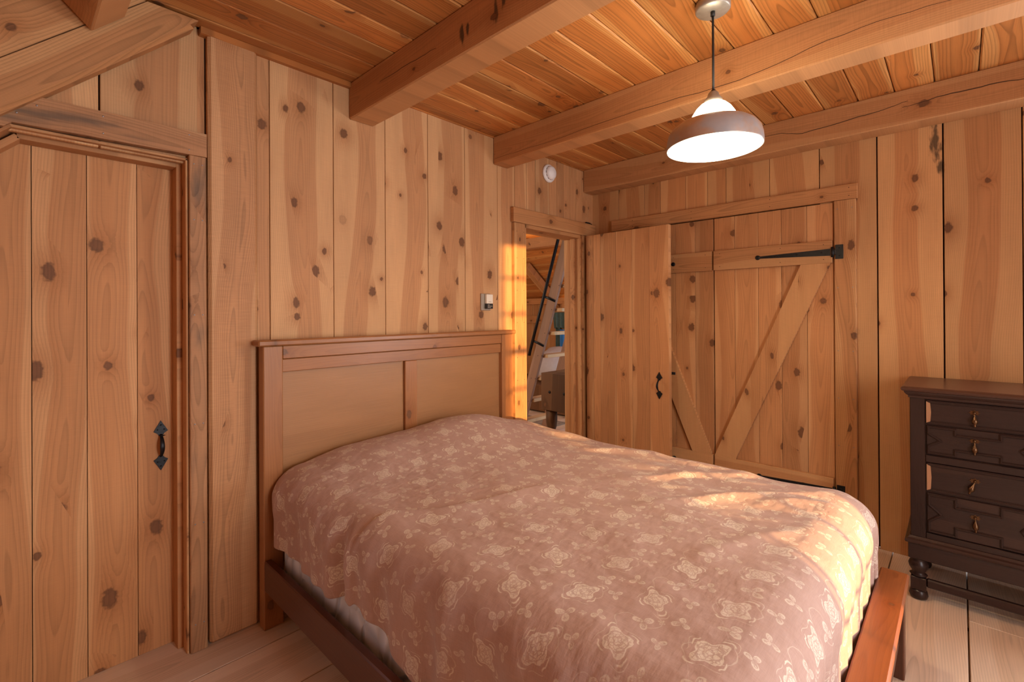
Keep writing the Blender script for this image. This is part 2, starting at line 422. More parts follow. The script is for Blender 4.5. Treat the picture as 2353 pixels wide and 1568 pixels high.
def nails(parent, pts, nrm, r=.003, mat='nail'):
    nv = Vector(nrm); first = None
    for p in pts:
        if first is None:
            first = MB().lathe([(r, -.004), (r, .0008), (r*.6, .0014)], (0, 0, 0), nv, 8).build('nail_head', mat, parent); o = first
        else: o = first.copy(); COL.objects.link(o)
        o.location = Vector(p)
    return first

# ---------------------------------------------------------------- right wall
rb = MB()
ysr = [-1.75, -1.55]
sR = [-.55, -.244, .064, .363, .664, .959, 1.252, 1.388, 1.557, 1.767, 1.909, 2.152, 2.44]
for a, b in zip(sR[:-1], sR[1:]):
    g = .0035 if a in (-.244, .064, .363) or b in (.064, .363) else .0015
    if a >= .5: rb.bx(XR, XR+.03, a+g, b-g, 2.155, ZC, 'z')
    else: rb.bx(XR, XR+.03, a+g, b-g, 0, ZC, 'z')
rb.bx(XR, XR+.03, 2.10, 2.44, 0, 2.153, 'z')
for a, b in ((-1.75, -1.62), (-.68, -.55)): rb.bx(XR, XR+.03, a, b, 0, ZC)
for a, b in ((-1.62, -1.3), (-1.3, -1.0), (-1.0, -.68)): rb.bx(XR, XR+.03, a, b, 0, .70); rb.bx(XR, XR+.03, a, b, 2.1, ZC)  # unseen opening added for the side fill light
right = rb.build('wall_right', 'wall_right'); right['kind'] = 'structure'
r2 = MB(); r2.bx(XR+.034, XR+.08, -.55, 2.5, 0, ZC); r2.build('backing', 'dark_gap', right)

# ---------------------------------------------------------------- rear wall with the sun window, left side under the roof slope
WX0, WX1, WZ0, WZ1 = .75, 1.49, .42, 2.29
q = MB()
for i in range(22):
    a = -1.3 + i*.226; b = a+.224
    lo, hi = max(a, WX0), min(b, WX1)
    if hi <= lo: q.bx(a, b, YREAR-.03, YREAR, 0, ZC)
    else:
        if a < WX0: q.bx(a, WX0, YREAR-.03, YREAR, 0, ZC)
        if b > WX1: q.bx(WX1, b, YREAR-.03, YREAR, 0, ZC)
        q.bx(lo, hi, YREAR-.03, YREAR, 0, WZ0); q.bx(lo, hi, YREAR-.03, YREAR, WZ1, ZC)
q.build('wall_rear', 'wall_right')['kind'] = 'structure'
q = MB(); yc = YREAR-.015
for xx in (WX0, WX1): q.bx(xx-.03, xx+.03, yc-.04, yc+.04, WZ0-.03, WZ1+.03)
for zz in (WZ0, WZ1): q.bx(WX0, WX1, yc-.04, yc+.04, zz-.03, zz+.03, 'x')
win = q.build('window_1', 'trim'); win['kind'] = 'structure'
q = MB()
for i in range(2): xx = (.82, 1.15)[i]; q.bx(xx-.011, xx+.011, yc-.012, yc+.012, WZ0, WZ1)
for zz, hh in ((2.02, .011), (1.755, .011), (1.475, .022), (1.195, .011), (.94, .011), (.68, .011)): q.bx(WX0, WX1, yc-.012, yc+.012, zz-hh, zz+hh, 'x')
q.build('muntins', 'trim', win)
q = MB()
for j in range(13):
    a = YREAR + j*.33
    q.bx(XL-.03, XL, a, a+.328, 0, 1.45)
q.build('wall_left', 'wall')['kind'] = 'structure'

# ---------------------------------------------------------------- ceiling
cs = [2.424, 2.327, 2.155, 1.980, 1.8215, 1.645, 1.477, 1.303, 1.127, .95, .78, .609, .437, .266, .094, -.08, -.25, -.42, -.6, -.77, -.94, -1.11, -1.28, -1.45, -1.73]
q = MB()
for b, a in zip(cs[:-1], cs[1:]):
    cut = [.08, 1.35, 2.448, 3.7]
    for x0, x1 in zip(cut[:-1], cut[1:]): q.bx(x0, x1, a+.002, b-.002, ZC, ZC+.03, 'x', .006)
q.bx(.08, 3.7, YREAR-.04, YH+.08, ZC+.031, ZC+.06, 'x', tone=0)
q.build('ceiling', 'ceil')['kind'] = 'structure'
q = MB()
for i in range(10):                                                 # the roof slope on the left
    d = i*.2 + .1; q.plank((.08-.7071*d-.012, .36, 2.72-.7071*d+.03), (0, 1, 0), (-.7071, 0, -.7071), 4.2, .196, .03, .004)
q.build('ceiling_slope', 'ceil')['kind'] = 'structure'
q = MB(); q.bx(.575, 1.276, YH-.025, YH+.02, ZC-.03, ZC, 'x'); q.bx(1.424, 2.376, YH-.012, YH+.01, ZC-.008, ZC, 'x'); q.bx(2.52, 3.49, YH-.012, YH+.01, ZC-.008, ZC, 'x')
tag(q.build('trim_1', 'ceil'), kind='structure')

# ---------------------------------------------------------------- ceiling beams
def beam(x0, x1, label):
    b = MB(); b.bx(x0, x1, YREAR, YH-.002, ZB, ZC+.001, 'y', .006)
    o = b.build('ceiling_beam', 'beam'); tag(o, label, 'beam', 'square timber beams under the ceiling'); return o
BM = [beam(1.276, 1.424, 'square timber beam with dark saw stains, leftmost under the flat ceiling, ending above the headboard'),
beam(2.376, 2.520, 'square timber beam with a long crack, crossing the ceiling just behind the hanging lamp'),
beam(3.490, 3.639, 'timber beam running along the top of the right wall above the cupboard doors')]
def crack(o, pts, w):
    q = MB(); n = len(pts)
    for i in range(n-1):
        for k in range(4):
            f0, f1 = k/4, (k+1)/4; a = Vector(pts[i]).lerp(Vector(pts[i+1]), f0); b = Vector(pts[i]).lerp(Vector(pts[i+1]), f1)
            a.z += .002*math.sin(a.y*31)+.001*math.sin(a.y*90); b.z += .002*math.sin(b.y*31)+.001*math.sin(b.y*90)
            d = b-a; q.plank((a+b)/2, d, (0, -d.z, d.y), d.length+.002, w*(.5+.7*math.sin(math.pi*(i+f0)/(n-1))), .0016, 0)
    return q.build('crack', 'dark_gap', o, 'long dark drying crack')
crack(BM[1], [(2.376, y_, z_) for y_, z_ in ((2.40, 2.552), (1.949, 2.548), (1.35, 2.562), (1.048, 2.557), (.847, 2.547), (.656, 2.556), (.402, 2.598), (.172, 2.603), (.0, 2.590))], .0022)
crack(BM[2], [(3.49, y_, z_) for y_, z_ in ((1.087, 2.641), (.846, 2.622), (.727, 2.592), (.513, 2.605), (.404, 2.615), (.287, 2.624), (.207, 2.638))], .0035)
crack(BM[2], [(3.49, y_, z_) for y_, z_ in ((.23, 2.607), (.084, 2.620), (-.037, 2.622), (-.145, 2.620), (-.3, 2.606))], .004)
crack(BM[0], [(1.276+.06+.012*math.sin(y_*2), y_, 2.513) for y_ in (2.2, 1.9, 1.6, 1.3, 1.0, .7)] if False else [(1.276, y_, 2.60+.012*math.sin(y_*4)) for y_ in (2.1, 1.95, 1.8, 1.65)], .002)
q = MB(); c0 = Vector((.212, 0, 2.50)); ur = Vector((.7071, 0, .7071)); ul = Vector((-.7071, 0, .7071))
q.plank(c0 + ur*.07 + ul*.075 + Vector((0, .319, 0)), (0, 1, 0), ul, 4.02, .15, .14, .006)
tag(q.build('purlin', 'beam'), 'tilted roof purlin at the top left, resting on the sloping rafter', 'beam')
# sloping rafter timbers on the gable wall
q = MB(); d45 = Vector((.724, 0, .690)); n45 = Vector((-.690, 0, .724))
p0 = Vector((-.019, 2.345, 2.133))
def raft(o0, o1, xa=-.75, top=2.700):
    f = lambda x, o: p0 + d45*((x - p0.x)/d45.x) + n45*o
    lo, hi = f(xa, o0), f(xa, o1)
    e0 = (top - (p0 + n45*o0).z)/d45.z; e1 = (top - (p0 + n45*o1).z)/d45.z
    pts = [lo, p0 + n45*o0 + d45*e0, p0 + n45*o1 + d45*e1, hi]
    q.prism([Vector((p.x, 2.345, p.z)) for p in pts], (0, .085, 0), d45, n45)
raft(.014, .134); raft(.138, .335)
q.prism([p0 + d45*-.9 + n45*.0 + Vector((0, .016, 0)), p0 + d45*.775 + Vector((0, .016, 0)), p0 + d45*.765 + n45*.0145, p0 + d45*-.9 + n45*.0145], n45*.001 + Vector((0, .06, 0)), d45, n45)
tag(q.build('rafter', 'trim'), 'pale sloping rafter timber over the left door', 'beam')

# ---------------------------------------------------------------- left door (its top corner is cut to the roof slope)
YD = 2.548
def diag(x, off): return 2.108 + off - max(0, (.019 + off*.41 - x))*1.0
dr = thing('door_1', (-.05, YD, 0), 'left plank door with a black thumb latch handle and a clipped top corner', 'door', kind='structure')
sm = [-.42, -.24, -.10, .059, .215, .375, .512]
q = MB()
for a, b in zip(sm[:-1], sm[1:]):
    za, zb = diag(a, 0), diag(b, 0); g = .0012
    xs = [a+g, b-g] if not (a < .019 < b) else [a+g, .019, b-g]
    top = [(x_, YD, diag(x_, 0)+.02) for x_ in reversed(xs)]
    q.prism([(a+g, YD, .001), (b-g, YD, .001)] + top, (0, .035, 0), (0, 0, 1), (1, 0, 0))
q.build('door_boards', 'door', dr)
q = MB(); q.bx(-.5, .6, YD+.036, YD+.06, -.06, 2.2); q.build('backing', 'dark_gap', dr)
def thumb_latch(parent, c, out, side, h=.215, big=1.0):
    """black iron handle: two pointed plates, bowed grip and thumb piece; out = away from the door, side = across it"""
    out = Vector(out); side = Vector(side); up = Vector((0, 0, 1)); c = Vector(c); w = .026*big
    hd = thing('handle', c, None, None); hd.parent = parent; hd.matrix_parent_inverse = Matrix.Translation(parent.location).inverted()
    P = lambda a, b, o=0: c + side*a + up*b + out*o
    for sgn, nm in ((1, 1), (-1, -1)):
        q = MB(); z0 = sgn*h*.20; pts = [(.007, z0), (.013, sgn*h*.245), (w, sgn*h*.285), (0, sgn*h*.5), (-w, sgn*h*.285), (-.013, sgn*h*.245), (-.007, z0)]
        q.prism([P(a, b) for a, b in pts], out*.004, up, side)
        for a, b in ((0, .41), (.012, .32), (-.012, .32)): q.lathe([(.003, .003), (.003, .0055), (.0015, .007)], P(a, sgn*b*h), out, 8)
        q.build('plate', 'iron', hd)
    q = MB(); n = 13
    pts = [P(0, h*(.22-.44*i/(n-1)), .004 + .034*math.sin(math.pi*i/(n-1))**.75) for i in range(n)]
    q.tube(pts, [(.0045 + .0045*math.sin(math.pi*i/(n-1)), .0028) for i in range(n)], 12, flat=side)
    q.build('grip', 'iron', hd)
    q = MB(); q.tube([P(0, h*.2, 0), P(0, h*.2, .014), P(.004, h*.215, .026)], [(.007, .003), (.007, .003), (.010, .002)], 10, flat=side)
    q.build('thumb_piece', 'iron', hd)
    return hd
thumb_latch(dr, (.455, YD-.001, .880), (0, -1, 0), (1, 0, 0), .218)
# frame: stop, jamb, casing with the same clipped corner
fr = MB()
fr.bx(.500, .520, YD-.075, YD-.003, 0, 2.112, 'z'); fr.bx(.520, .528, YH-.012, YD, 0, 2.12, 'z')
fr.bx(.02, .500, YD-.075, YD-.003, 2.092, 2.112, 'x'); fr.bx(.0, .528, YH-.012, YD, 2.112, 2.122, 'x')
dx = Vector((.7071, 0, .7071)); nx = Vector((-.7071, 0, .7071))
fr.plank(Vector((.022, YD-.039, 2.101)) - dx*.35, dx, nx, .70, .022, .072); fr.plank(Vector((.006, YH+.055, 2.118)) - dx*.35, dx, nx, .70, .010, .135)
tag(fr.build('trim_2', 'door'), kind='structure')
cz = MB(); cz.bx(.530, .593, YH-.028, YH+.012, 0, 2.137, 'z', .003)
tc = cz.build('trim_3', 'trim_grey'); tc['kind'] = 'structure'
nails(tc, [(x_, YH-.028, z_) for z_ in (.12, .55, .98, 1.45, 1.86, 2.10) for x_ in (.547, .578)], (0, -1, 0))
cz = MB(); cz.prism([(.008, YH-.030, 2.124), (.595, YH-.030, 2.138), (.595, YH-.030, 2.238), (.05, YH-.030, 2.232), (-.04, YH-.030, 2.150), (-.075, YH-.03, 2.105), (-.012, YH-.03, 2.105)], (0, .042, 0), (1, 0, 0), (0, 0, 1))
tc = cz.build('trim_4', 'trim_grey'); tc['kind'] = 'structure'
nails(tc, [(.02, YH-.03, 2.16), (.07, YH-.03, 2.20), (.25, YH-.03, 2.215), (.25, YH-.03, 2.15), (.53, YH-.03, 2.22), (.53, YH-.03, 2.155)], (0, -1, 0))

# ---------------------------------------------------------------- doorway beside the headboard and its open door
q = MB(); q.bx(2.565, 2.688, YH-.030, YH, 0, 2.125, 'z', .003)
tj = q.build('trim_5', 'trim'); tj['kind'] = 'structure'
nails(tj, [(x_, YH-.030, z_) for z_ in (.95, 1.12, 1.38, 1.62, 1.86, 2.06) for x_ in (2.59, 2.665)], (0, -1, 0), .0025, 'iron')
q = MB(); q.bx(2.553, 3.636, YH-.034, YH, 2.128, 2.238, 'x', .003)
tj = q.build('trim_6', 'trim'); tj['kind'] = 'structure'
q = MB(); q.bx(2.690, 2.705, YH-.02, YH+.15, 0, 2.128, 'z'); q.bx(2.69, 3.42, YH-.02, YH+.15, 2.098, 2.127, 'x')
q.bx(3.405, 3.425, YH-.02, YH+.15, 0, 2.098, 'z'); q.bx(3.385, 3.405, YH+.03, YH+.07, 0, 2.098, 'z'); q.bx(3.427, 3.452, YH-.03, YH-.002, 0, 2.127, 'z'); q.bx(3.454, 3.54, YH-.024, YH, 0, 2.127, 'z')
tag(q.build('trim_7', 'trim'), kind='structure')
H0 = Vector((3.450, 2.365, 0)); H1 = Vector((3.420, 1.597, 0)); ld = (H1-H0).normalized(); ln = Vector((ld.y, -ld.x, 0))   # ln points to the room (-x)
if ln.x > 0: ln = -ln
dl = thing('door_2', tuple(H0), 'open plank door swung back beside the doorway, black thumb latch near its edge', 'door', kind='structure')
wd = (H1-H0).length
fr_ = [0, .075, .148, .300, .452, .605, wd]
q = MB()
for a, b in zip(fr_[:-1], fr_[1:]):
    c = H0 + ld*((a+b)/2) - ln*.02 + Vector((0, 0, 1.068)); q.plank(c, (0, 0, 1), ld, 2.10, b-a-.0016, .038, .0018)
q.build('door_boards', 'door', dl)
q = MB()
for z_ in (.35, 1.83): q.plank(H0 + ld*(wd/2) - ln*.055 + Vector((0, 0, z_)), ld, (0, 0, 1), wd-.06, .14, .028)
q.build('battens', 'trim', dl)
hp = H0 + ld*(wd-.082)
thumb_latch(dl, (hp.x, hp.y, .888), tuple(ln), tuple(ld), .21)
q = MB()                                                            # latch bar sticking out past the edge
q.plank(H0 + ld*(wd-.05) - ln*.046 + Vector((0, 0, .985)), ld, (0, 0, 1), .15, .02, .008); q.build('latch_bar', 'iron', dl)

# ---------------------------------------------------------------- cupboard doors in the right wall
XD = 3.612
q = MB(); q.bx(XD-.006, XR+.01, .457, 2.207, 2.155, 2.247, 'y', .003)
th_ = q.build('trim_8', 'trim'); th_['kind'] = 'structure'
nails(th_, [(XD-.006, y_, z_) for y_ in (.50, .95, 1.5, 2.0) for z_ in (2.175, 2.225)], (-1, 0, 0), .0025, 'iron')
q = MB(); q.bx(XD, XR+.01, .467, .580, 0, 2.154, 'z', .003)
th_ = q.build('trim_9', 'trim'); th_['kind'] = 'structure'
nails(th_, [(XD, y_, z_) for y_ in (.485, .562) for z_ in (.6, .9, 1.2, 1.6, 2.1)], (-1, 0, 0), .003)
q = MB(); q.bx(XD, XR+.01, 2.085, 2.19, 0, 2.154, 'z'); tag(q.build('trim_10', 'trim'), kind='structure')
def cup_door(num, label, seams, lo, hi, brace, hy, hs):
    d = thing(num, (XR, lo, 0), label, 'door', kind='structure'); X0 = XR-.012
    q = MB()
    for a, b in zip(seams[:-1], seams[1:]): q.bx(X0, X0+.034, a+.001, b-.001, .03, 2.148, 'z', .0015)
    q.build('door_boards', 'door', d)
    q = MB(); q.bx(X0-.028, X0, lo+.004, hi-.004, 1.760, 1.905, 'y', .002); o = q.build('batten', 'trim', d)
    nails(o, [(X0-.028, y_, z_) for y_ in (lo+.05, lo+.3, hi-.05) for z_ in (1.785, 1.88)], (-1, 0, 0), .0025, 'iron')
    q = MB(); q.bx(X0-.028, X0, lo+.004, hi-.004, .235, .385, 'y', .002); q.build('batten', 'trim', d)
    q = MB(); q.prism([(X0, y_, z_) for y_, z_ in brace], (-.028, 0, 0), (0, brace[0][0]-brace[3][0], brace[0][1]-brace[3][1]), (0, 1, 0)); o = q.build('brace', 'trim', d)
    for z_ in (1.828, .302):                                        # strap hinge with a round tip
        hg = thing('hinge', (X0-.03, hy, z_), None, None); hg.parent = d; hg.matrix_parent_inverse = Matrix.Translation(d.location).inverted()
        xs = X0-.0325; s_ = hs
        q = MB(); q.prism([(xs, hy+s_*.012, z_+.022), (xs, hy+s_*.43, z_+.007), (xs, hy+s_*.43, z_-.007), (xs, hy+s_*.012, z_-.022)], (.004, 0, 0), (0, 1, 0), (0, 0, 1))
        q.lathe([(.016, 0), (.016, .004), (.012, .006)], (xs+.004, hy+s_*.44, z_), (-1, 0, 0), 16)
        for k in (.06, .2, .33): q.lathe([(.005, 0), (.005, .003), (.002, .005)], (xs, hy+s_*k, z_), (-1, 0, 0), 8)
        q.build('strap', 'iron', hg)
        q = MB(); q.lathe([(.009, -.032), (.009, .032)], (xs, hy, z_), (0, 0, 1), 12); q.build('knuckle', 'iron', hg)
        q = MB(); q.bx(XD-.006, XD-.001, min(hy-s_*.012, hy-s_*.055), max(hy-s_*.012, hy-s_*.055), z_-.045, z_+.045); q.bx(XD-.012, XD-.001, min(hy, hy-s_*.02), max(hy, hy-s_*.02), z_-.016, z_+.016)
        for k in (-.025, .025): q.lathe([(.004, 0), (.004, .003)], (XD-.006, hy-s_*.035, z_+k), (-1, 0, 0), 8)
        q.build('plate', 'iron', hg)
    return d
cup_door('door_3', 'right leaf of the cupboard double doors, with a black strap hinge on its right edge', [.586, .734, .886, 1.032, 1.190, 1.336], .586, 1.336,
         [(.600, 1.760), (.765, 1.760), (1.332, .385), (1.185, .385)], .586, 1)
cup_door('door_4', 'left leaf of the cupboard double doors, half hidden behind the open door', [1.342, 1.481, 1.638, 1.692, 1.80, 1.93, 2.080], 1.342, 2.080,
         [(2.07, 1.760), (1.905, 1.760), (1.355, .385), (1.500, .385)], 2.082, -1)

# ---------------------------------------------------------------- landing beyond the doorway
q = MB()
for i in range(26): a = 2.0 + i*.2; q.bx(a, a+.197, 5.75, 5.78, 0, 3.0, 'z')
tag(q.build('wall_landing', 'wall_right'), kind='structure')
q = MB()
for i in range(19): a = 2.56 + i*.17; q.bx(6.30, 6.33, a, a+.167, 0, 1.75, 'z')
q.bx(6.25, 6.30, 2.6, 5.74, 1.28, 1.40, 'y'); q.bx(6.20, 6.30, 4.62, 4.72, 0, 1.66, 'z'); q.bx(6.22, 6.30, 3.0, 5.7, 1.60, 1.70, 'y')
tag(q.build('wall_knee', 'wall_right'), kind='structure')
q = MB(); sl = Vector((.80, 0, -.60)); nn = Vector((.60, 0, .80))
for i in range(24):
    c = Vector((3.72, 0, 3.65)) + sl*(i*.15+.07); q.plank(c + Vector((0, 4.15, 0)), (0, 1, 0), sl, 3.3, .147, .03, .003) if i < 23 else None
q.bx(1.9, 3.76, 2.5, 5.8, 3.66, 3.69, 'y'); q.bx(1.87, 1.9, 2.5, 5.8, -.03, 3.69); q.bx(1.87, 3.76, 2.50, 2.53, ZC+.05, 3.69)
tag(q.build('ceiling_landing', 'ceil'), kind='structure')
q = MB(); q.bx(5.02, 5.14, 2.6, 5.74, 2.36, 2.50, 'y', .004); tag(q.build('tie_beam', 'beam'), 'timber tie beam seen through the doorway under the sloping roof', 'beam')
q = MB(); q.plank(Vector((5.95, 4.9, 1.86)), sl, (0, 1, 0), 1.1, .12, .10, .004)
tag(q.build('landing_rafter', 'trim'), 'short sloping rafter seen low through the doorway, left of the ladder rail', 'beam')
# loft ladder
XA = 4.0; lb = Vector((XA, 3.72, 0)); lt = Vector((XA, 2.885, 2.50)); la = (lt-lb).normalized(); lw = Vector((0, la.z, -la.y))
lad = thing('ladder', (XA, 3.7, 0), 'pale wooden loft ladder with dark metal handrails seen through the doorway', 'ladder')
for xx in (XA, XA+.50):
    q = MB(); q.plank((lb+lt)/2 + Vector((xx-XA+.018, 0, 0)), la, lw, (lt-lb).length, .115, .036, .002); s_ = q.build('side_rail', 'ladder', lad)
    nails(s_, [Vector((xx-.001, 3.455-(z_-.723)*.391+o, z_-.0)) for z_ in (.46, .723, .98, 1.231, 1.485, 1.741, 1.99) for o in (-.03, .03)], (-1, 0, 0), .004, 'iron')
for i in range(9):
    z_ = .215 + i*.2535; y_ = 3.455-(z_-.723)*.391-.022
    q = MB(); q.bx(XA+.037, XA+.499, y_-.058, y_+.055, z_-.018, z_+.018, 'x', .002); q.build('tread', 'tread', lad)
for xx, s0, s1 in ((XA-.03, .95, 2.45), (XA+.555, .62, 2.45)):
    off = Vector((0, .085, .03)) if xx < XA else Vector((0, .065, .025))
    f0 = lambda z_: Vector((xx, 3.72-z_*.334-.0, z_)) + off
    q = MB(); q.tube([f0(s0), f0(s0+.4), f0(s1)], .017, 12); h_ = q.build('handrail', 'iron', lad)
    for z_ in (1.115, 1.60):
        p = f0(z_); q = MB(); q.tube([p, p + Vector((.012 if xx < XA else -.03, -.05, -.02)), p + Vector((.022 if xx < XA else -.04, -.135, -.055))], (.006, .013), 8, flat=(1, 0, 0)); q.build('bracket', 'iron', h_)
# butcher block table
bt = thing('butcher_block', (3.87, 2.97, 0), 'thick dark butcher block on a turned leg beyond the doorway', 'table')
q = MB()
for i in range(6): q.bx(3.70+i*.08, 3.70+i*.08+.0795, 2.70, 3.09, .475, .845, 'z', .003)
q.build('block', 'block', bt)
for y_ in (2.80, 2.98): q = MB(); q.lathe([(.014, 0), (.014, .004), (.008, .006)], (3.70, y_, .66), (-1, 0, 0), 14); q.build('bolt_head', 'iron', bt)
for xx, yy in ((3.78, 3.02), (4.10, 3.02), (3.78, 2.77), (4.10, 2.77)):
    q = MB(); q.lathe([(.030, 0), (.036, .03), (.040, .10), (.034, .20), (.040, .215), (.040, .235), (.034, .25), (.050, .30), (.058, .36), (.058, .475)], (xx, yy, 0), (0, 0, 1), 24); q.build('leg', 'block', bt)
# curtain, blue cloth, pillow and added low support in the far corner
def sheet(mb, fn, nu, nv, smooth=True, gc=None):
    vs, g = [], []
    for j in range(nv+1):
        for i in range(nu+1):
            p = fn(i/nu, j/nv); vs.append(p); g.append(gc(i/nu, j/nv) if gc else (p[0], p[1], p[2]))
    fs = [[j*(nu+1)+i, j*(nu+1)+i+1, (j+1)*(nu+1)+i+1, (j+1)*(nu+1)+i] for j in range(nv) for i in range(nu)]
    return mb.add(vs, fs, g, .5, smooth)
q = MB(); sheet(q, lambda a, b: Vector((6.15 + .022*math.sin(a*44)*(.5+.5*b), 4.88-a*.62-.03*b+.03*a*b, 1.46-.26*b - .012*math.sin(a*44)*b)), 90, 6)
cu = thing('curtain', (6.16, 4.6, 1.46), 'gathered teal curtain with a short valance, seen between the ladder treads', 'curtain')
o = q.build('valance', 'curtain', cu); o.modifiers.new('thick', 'SOLIDIFY').thickness = .004
q = MB(); sheet(q, lambda a, b: Vector((6.20 + .015*math.sin(a*26), 4.86-a*.10, 1.45-.80*b)), 24, 6)
o = q.build('panel', 'curtain', cu); o.modifiers.new('thick', 'SOLIDIFY').thickness = .004
q = MB(); sheet(q, lambda a, b: Vector((6.17 + .008*math.sin(a*9), 4.745-a*.12, 1.18-.44*b)), 14, 6)
o = q.build('blue_cloth', 'blue'); o.modifiers.new('thick', 'SOLIDIFY').thickness = .004
tag(o, 'bright blue cloth hanging behind the dark handrail beyond the doorway', 'cloth')
def pillow(name, c, sx, sy, sz, mat, label, cat, tilt=0):
    vs = MB(); nu, nv = 28, 14; C = Vector(c); ct, st = math.cos(tilt), math.sin(tilt)
    def fn(a, b):
        th = a*2*math.pi; ph = (b-.5)*math.pi; cp = math.copysign(abs(math.cos(ph))**.6, math.cos(ph)); e = .55
        x_ = math.copysign(abs(math.cos(th))**e, math.cos(th))*cp; y_ = math.copysign(abs(math.sin(th))**e, math.sin(th))*cp; z_ = math.sin(ph)
        x_, y_, z_ = x_*sx, y_*sy, z_*sz*(1-.25*(x_*x_+y_*y_))*(1+.05*math.sin(5*x_*3+2*y_))
        return C + Vector((x_*ct - z_*st, y_, x_*st + z_*ct))
    sheet(vs, fn, nu, nv); return tag(vs.build(name, mat), label, cat)
q = MB(); q.bx(5.30, 6.18, 3.6, 5.60, .02, .40, 'y', .01); tag(q.build('dark_gap_block', 'block'), 'added low dark bench under the pillow beyond the ladder', 'support')  # dark block added to fill the black gap below the pillow
pillow('pillow', (5.80, 4.55, .672), .34, .30, .215, 'linen', 'plump grey white pillow seen between the ladder treads', 'pillow', .5)
q = MB(); q.bx(4.60, 5.02, 3.75, 5.0, .001, .012, ch=.004)
tag(q.build('landing_rug', 'rug'), 'flat grey rug on the floor beyond the doorway', 'rug')

# ---------------------------------------------------------------- bed
BX0, BX1, YHB = .798, 2.467, 2.319
bed = thing('bed', (1.63, 1.25, 0), 'queen bed frame of stained pine with a tall panelled headboard', 'bed')
hb = thing('headboard', (1.63, YHB, 0), None, None); hb.parent = bed; hb.matrix_parent_inverse = Matrix.Translation(bed.location).inverted()
for x0, x1 in ((BX0, .885), (2.357, BX1)):
    q = MB(); q.bx(x0, x1, YHB, YHB+.06, 0, 1.303, 'z', .004); q.build('post', 'head', hb)
q = MB(); q.plank((1.632, YHB+.030, 1.317), (1, 0, 0), (0, 1, 0), 1.716, .085, .028, .006); q.build('cap', 'head', hb)
q = MB(); q.bx(.886, 2.356, YHB+.004, YHB+.05, 1.240, 1.302, 'x', .003); q.build('rail', 'head', hb)
q = MB(); q.bx(.886, 2.356, YHB+.012, YHB+.05, 1.177, 1.238, 'x', .003); q.build('rail', 'head', hb)
q = MB(); q.bx(1.570, 1.654, YHB+.012, YHB+.05, .42, 1.176, 'z', .003); q.build('stile', 'head', hb)
q = MB(); q.bx(.886, 1.569, YHB+.030, YHB+.042, .40, 1.176, 'x', .001); q.bx(1.655, 2.356, YHB+.030, YHB+.042, .40, 1.176, 'x', .001); q.build('panels', 'panel', hb)
q = MB(); q.bx(.886, 2.356, YHB+.008, YHB+.05, .28, .40, 'x', .003); q.build('rail', 'head', hb)
for x0, x1 in ((BX0, BX0+.034), (BX1-.034, BX1)):
    q = MB(); q.bx(x0, x1, .246, YHB-.001, .185, .322, 'y', .005); q.build('side_rail', 'rail', bed)
fb = thing('footboard', (1.63, .20, 0), None, None); fb.parent = bed; fb.matrix_parent_inverse = Matrix.Translation(bed.location).inverted()
q = MB(); q.bx(BX0-.01, BX1+.005, .152, .245, .368, .396, 'x', .006); q.build('top_rail', 'foot', fb)
q = MB(); q.bx(BX0+.075, BX1-.075, .180, .222, .14, .367, 'x', .003); q.build('panel', 'rail', fb)
for x0, x1 in ((BX0, BX0+.07), (BX1-.07, BX1)):
    q = MB(); q.bx(x0, x1, .165, .236, 0, .367, 'z', .004); q.build('post', 'rail', fb)
q = MB()
for i in range(12): y_ = .32+i*.17; q.bx(BX0+.035, BX1-.035, y_, y_+.07, .19, .21, 'x')
q.build('slats', 'tread', bed)

# mattress
q = MB(); MX0, MX1, MY0, MY1, MZ0, MZ1 = .868, 2.398, .275, 2.305, .212, .60
import bmesh
def rounded_box(x0, x1, y0, y1, z0, z1, r, seg=4):
    bm = bmesh.new(); bmesh.ops.create_cube(bm, size=1)
    for v in bm.verts: v.co = Vector(((x0+x1)/2 + v.co.x*(x1-x0), (y0+y1)/2 + v.co.y*(y1-y0), (z0+z1)/2 + v.co.z*(z1-z0)))
    bmesh.ops.bevel(bm, geom=list(bm.edges), offset=r, segments=seg, profile=.5, affect='EDGES')
    vs = [v.co.copy() for v in bm.verts]; fs = [[v.index for v in f.verts] for f in bm.faces]; bm.free(); return vs, fs
vs, fs = rounded_box(MX0, MX1, MY0, MY1, MZ0, MZ1, .05)
q.add(vs, fs, [(p.y, p.x, p.z) for p in vs], .5, True)
mat = q.build('mattress', 'quilt'); tag(mat, 'white quilted mattress on the pine bed, under the floral duvet', 'mattress')
for z_ in (MZ0+.035, MZ1-.035):
    q = MB(); rr = .05; pts = []
    for cx_, cy_, a0 in ((MX1-rr, MY1-rr, 0), (MX0+rr, MY1-rr, 90), (MX0+rr, MY0+rr, 180), (MX1-rr, MY0+rr, 270)):
        for k in range(7): a = rad(a0+k*15); pts.append((cx_+(rr+.0)*math.cos(a), cy_+(rr)*math.sin(a), z_))
    pts.append(pts[0]); q.tube(pts, .006, 8); q.build('piping', 'quilt', mat)

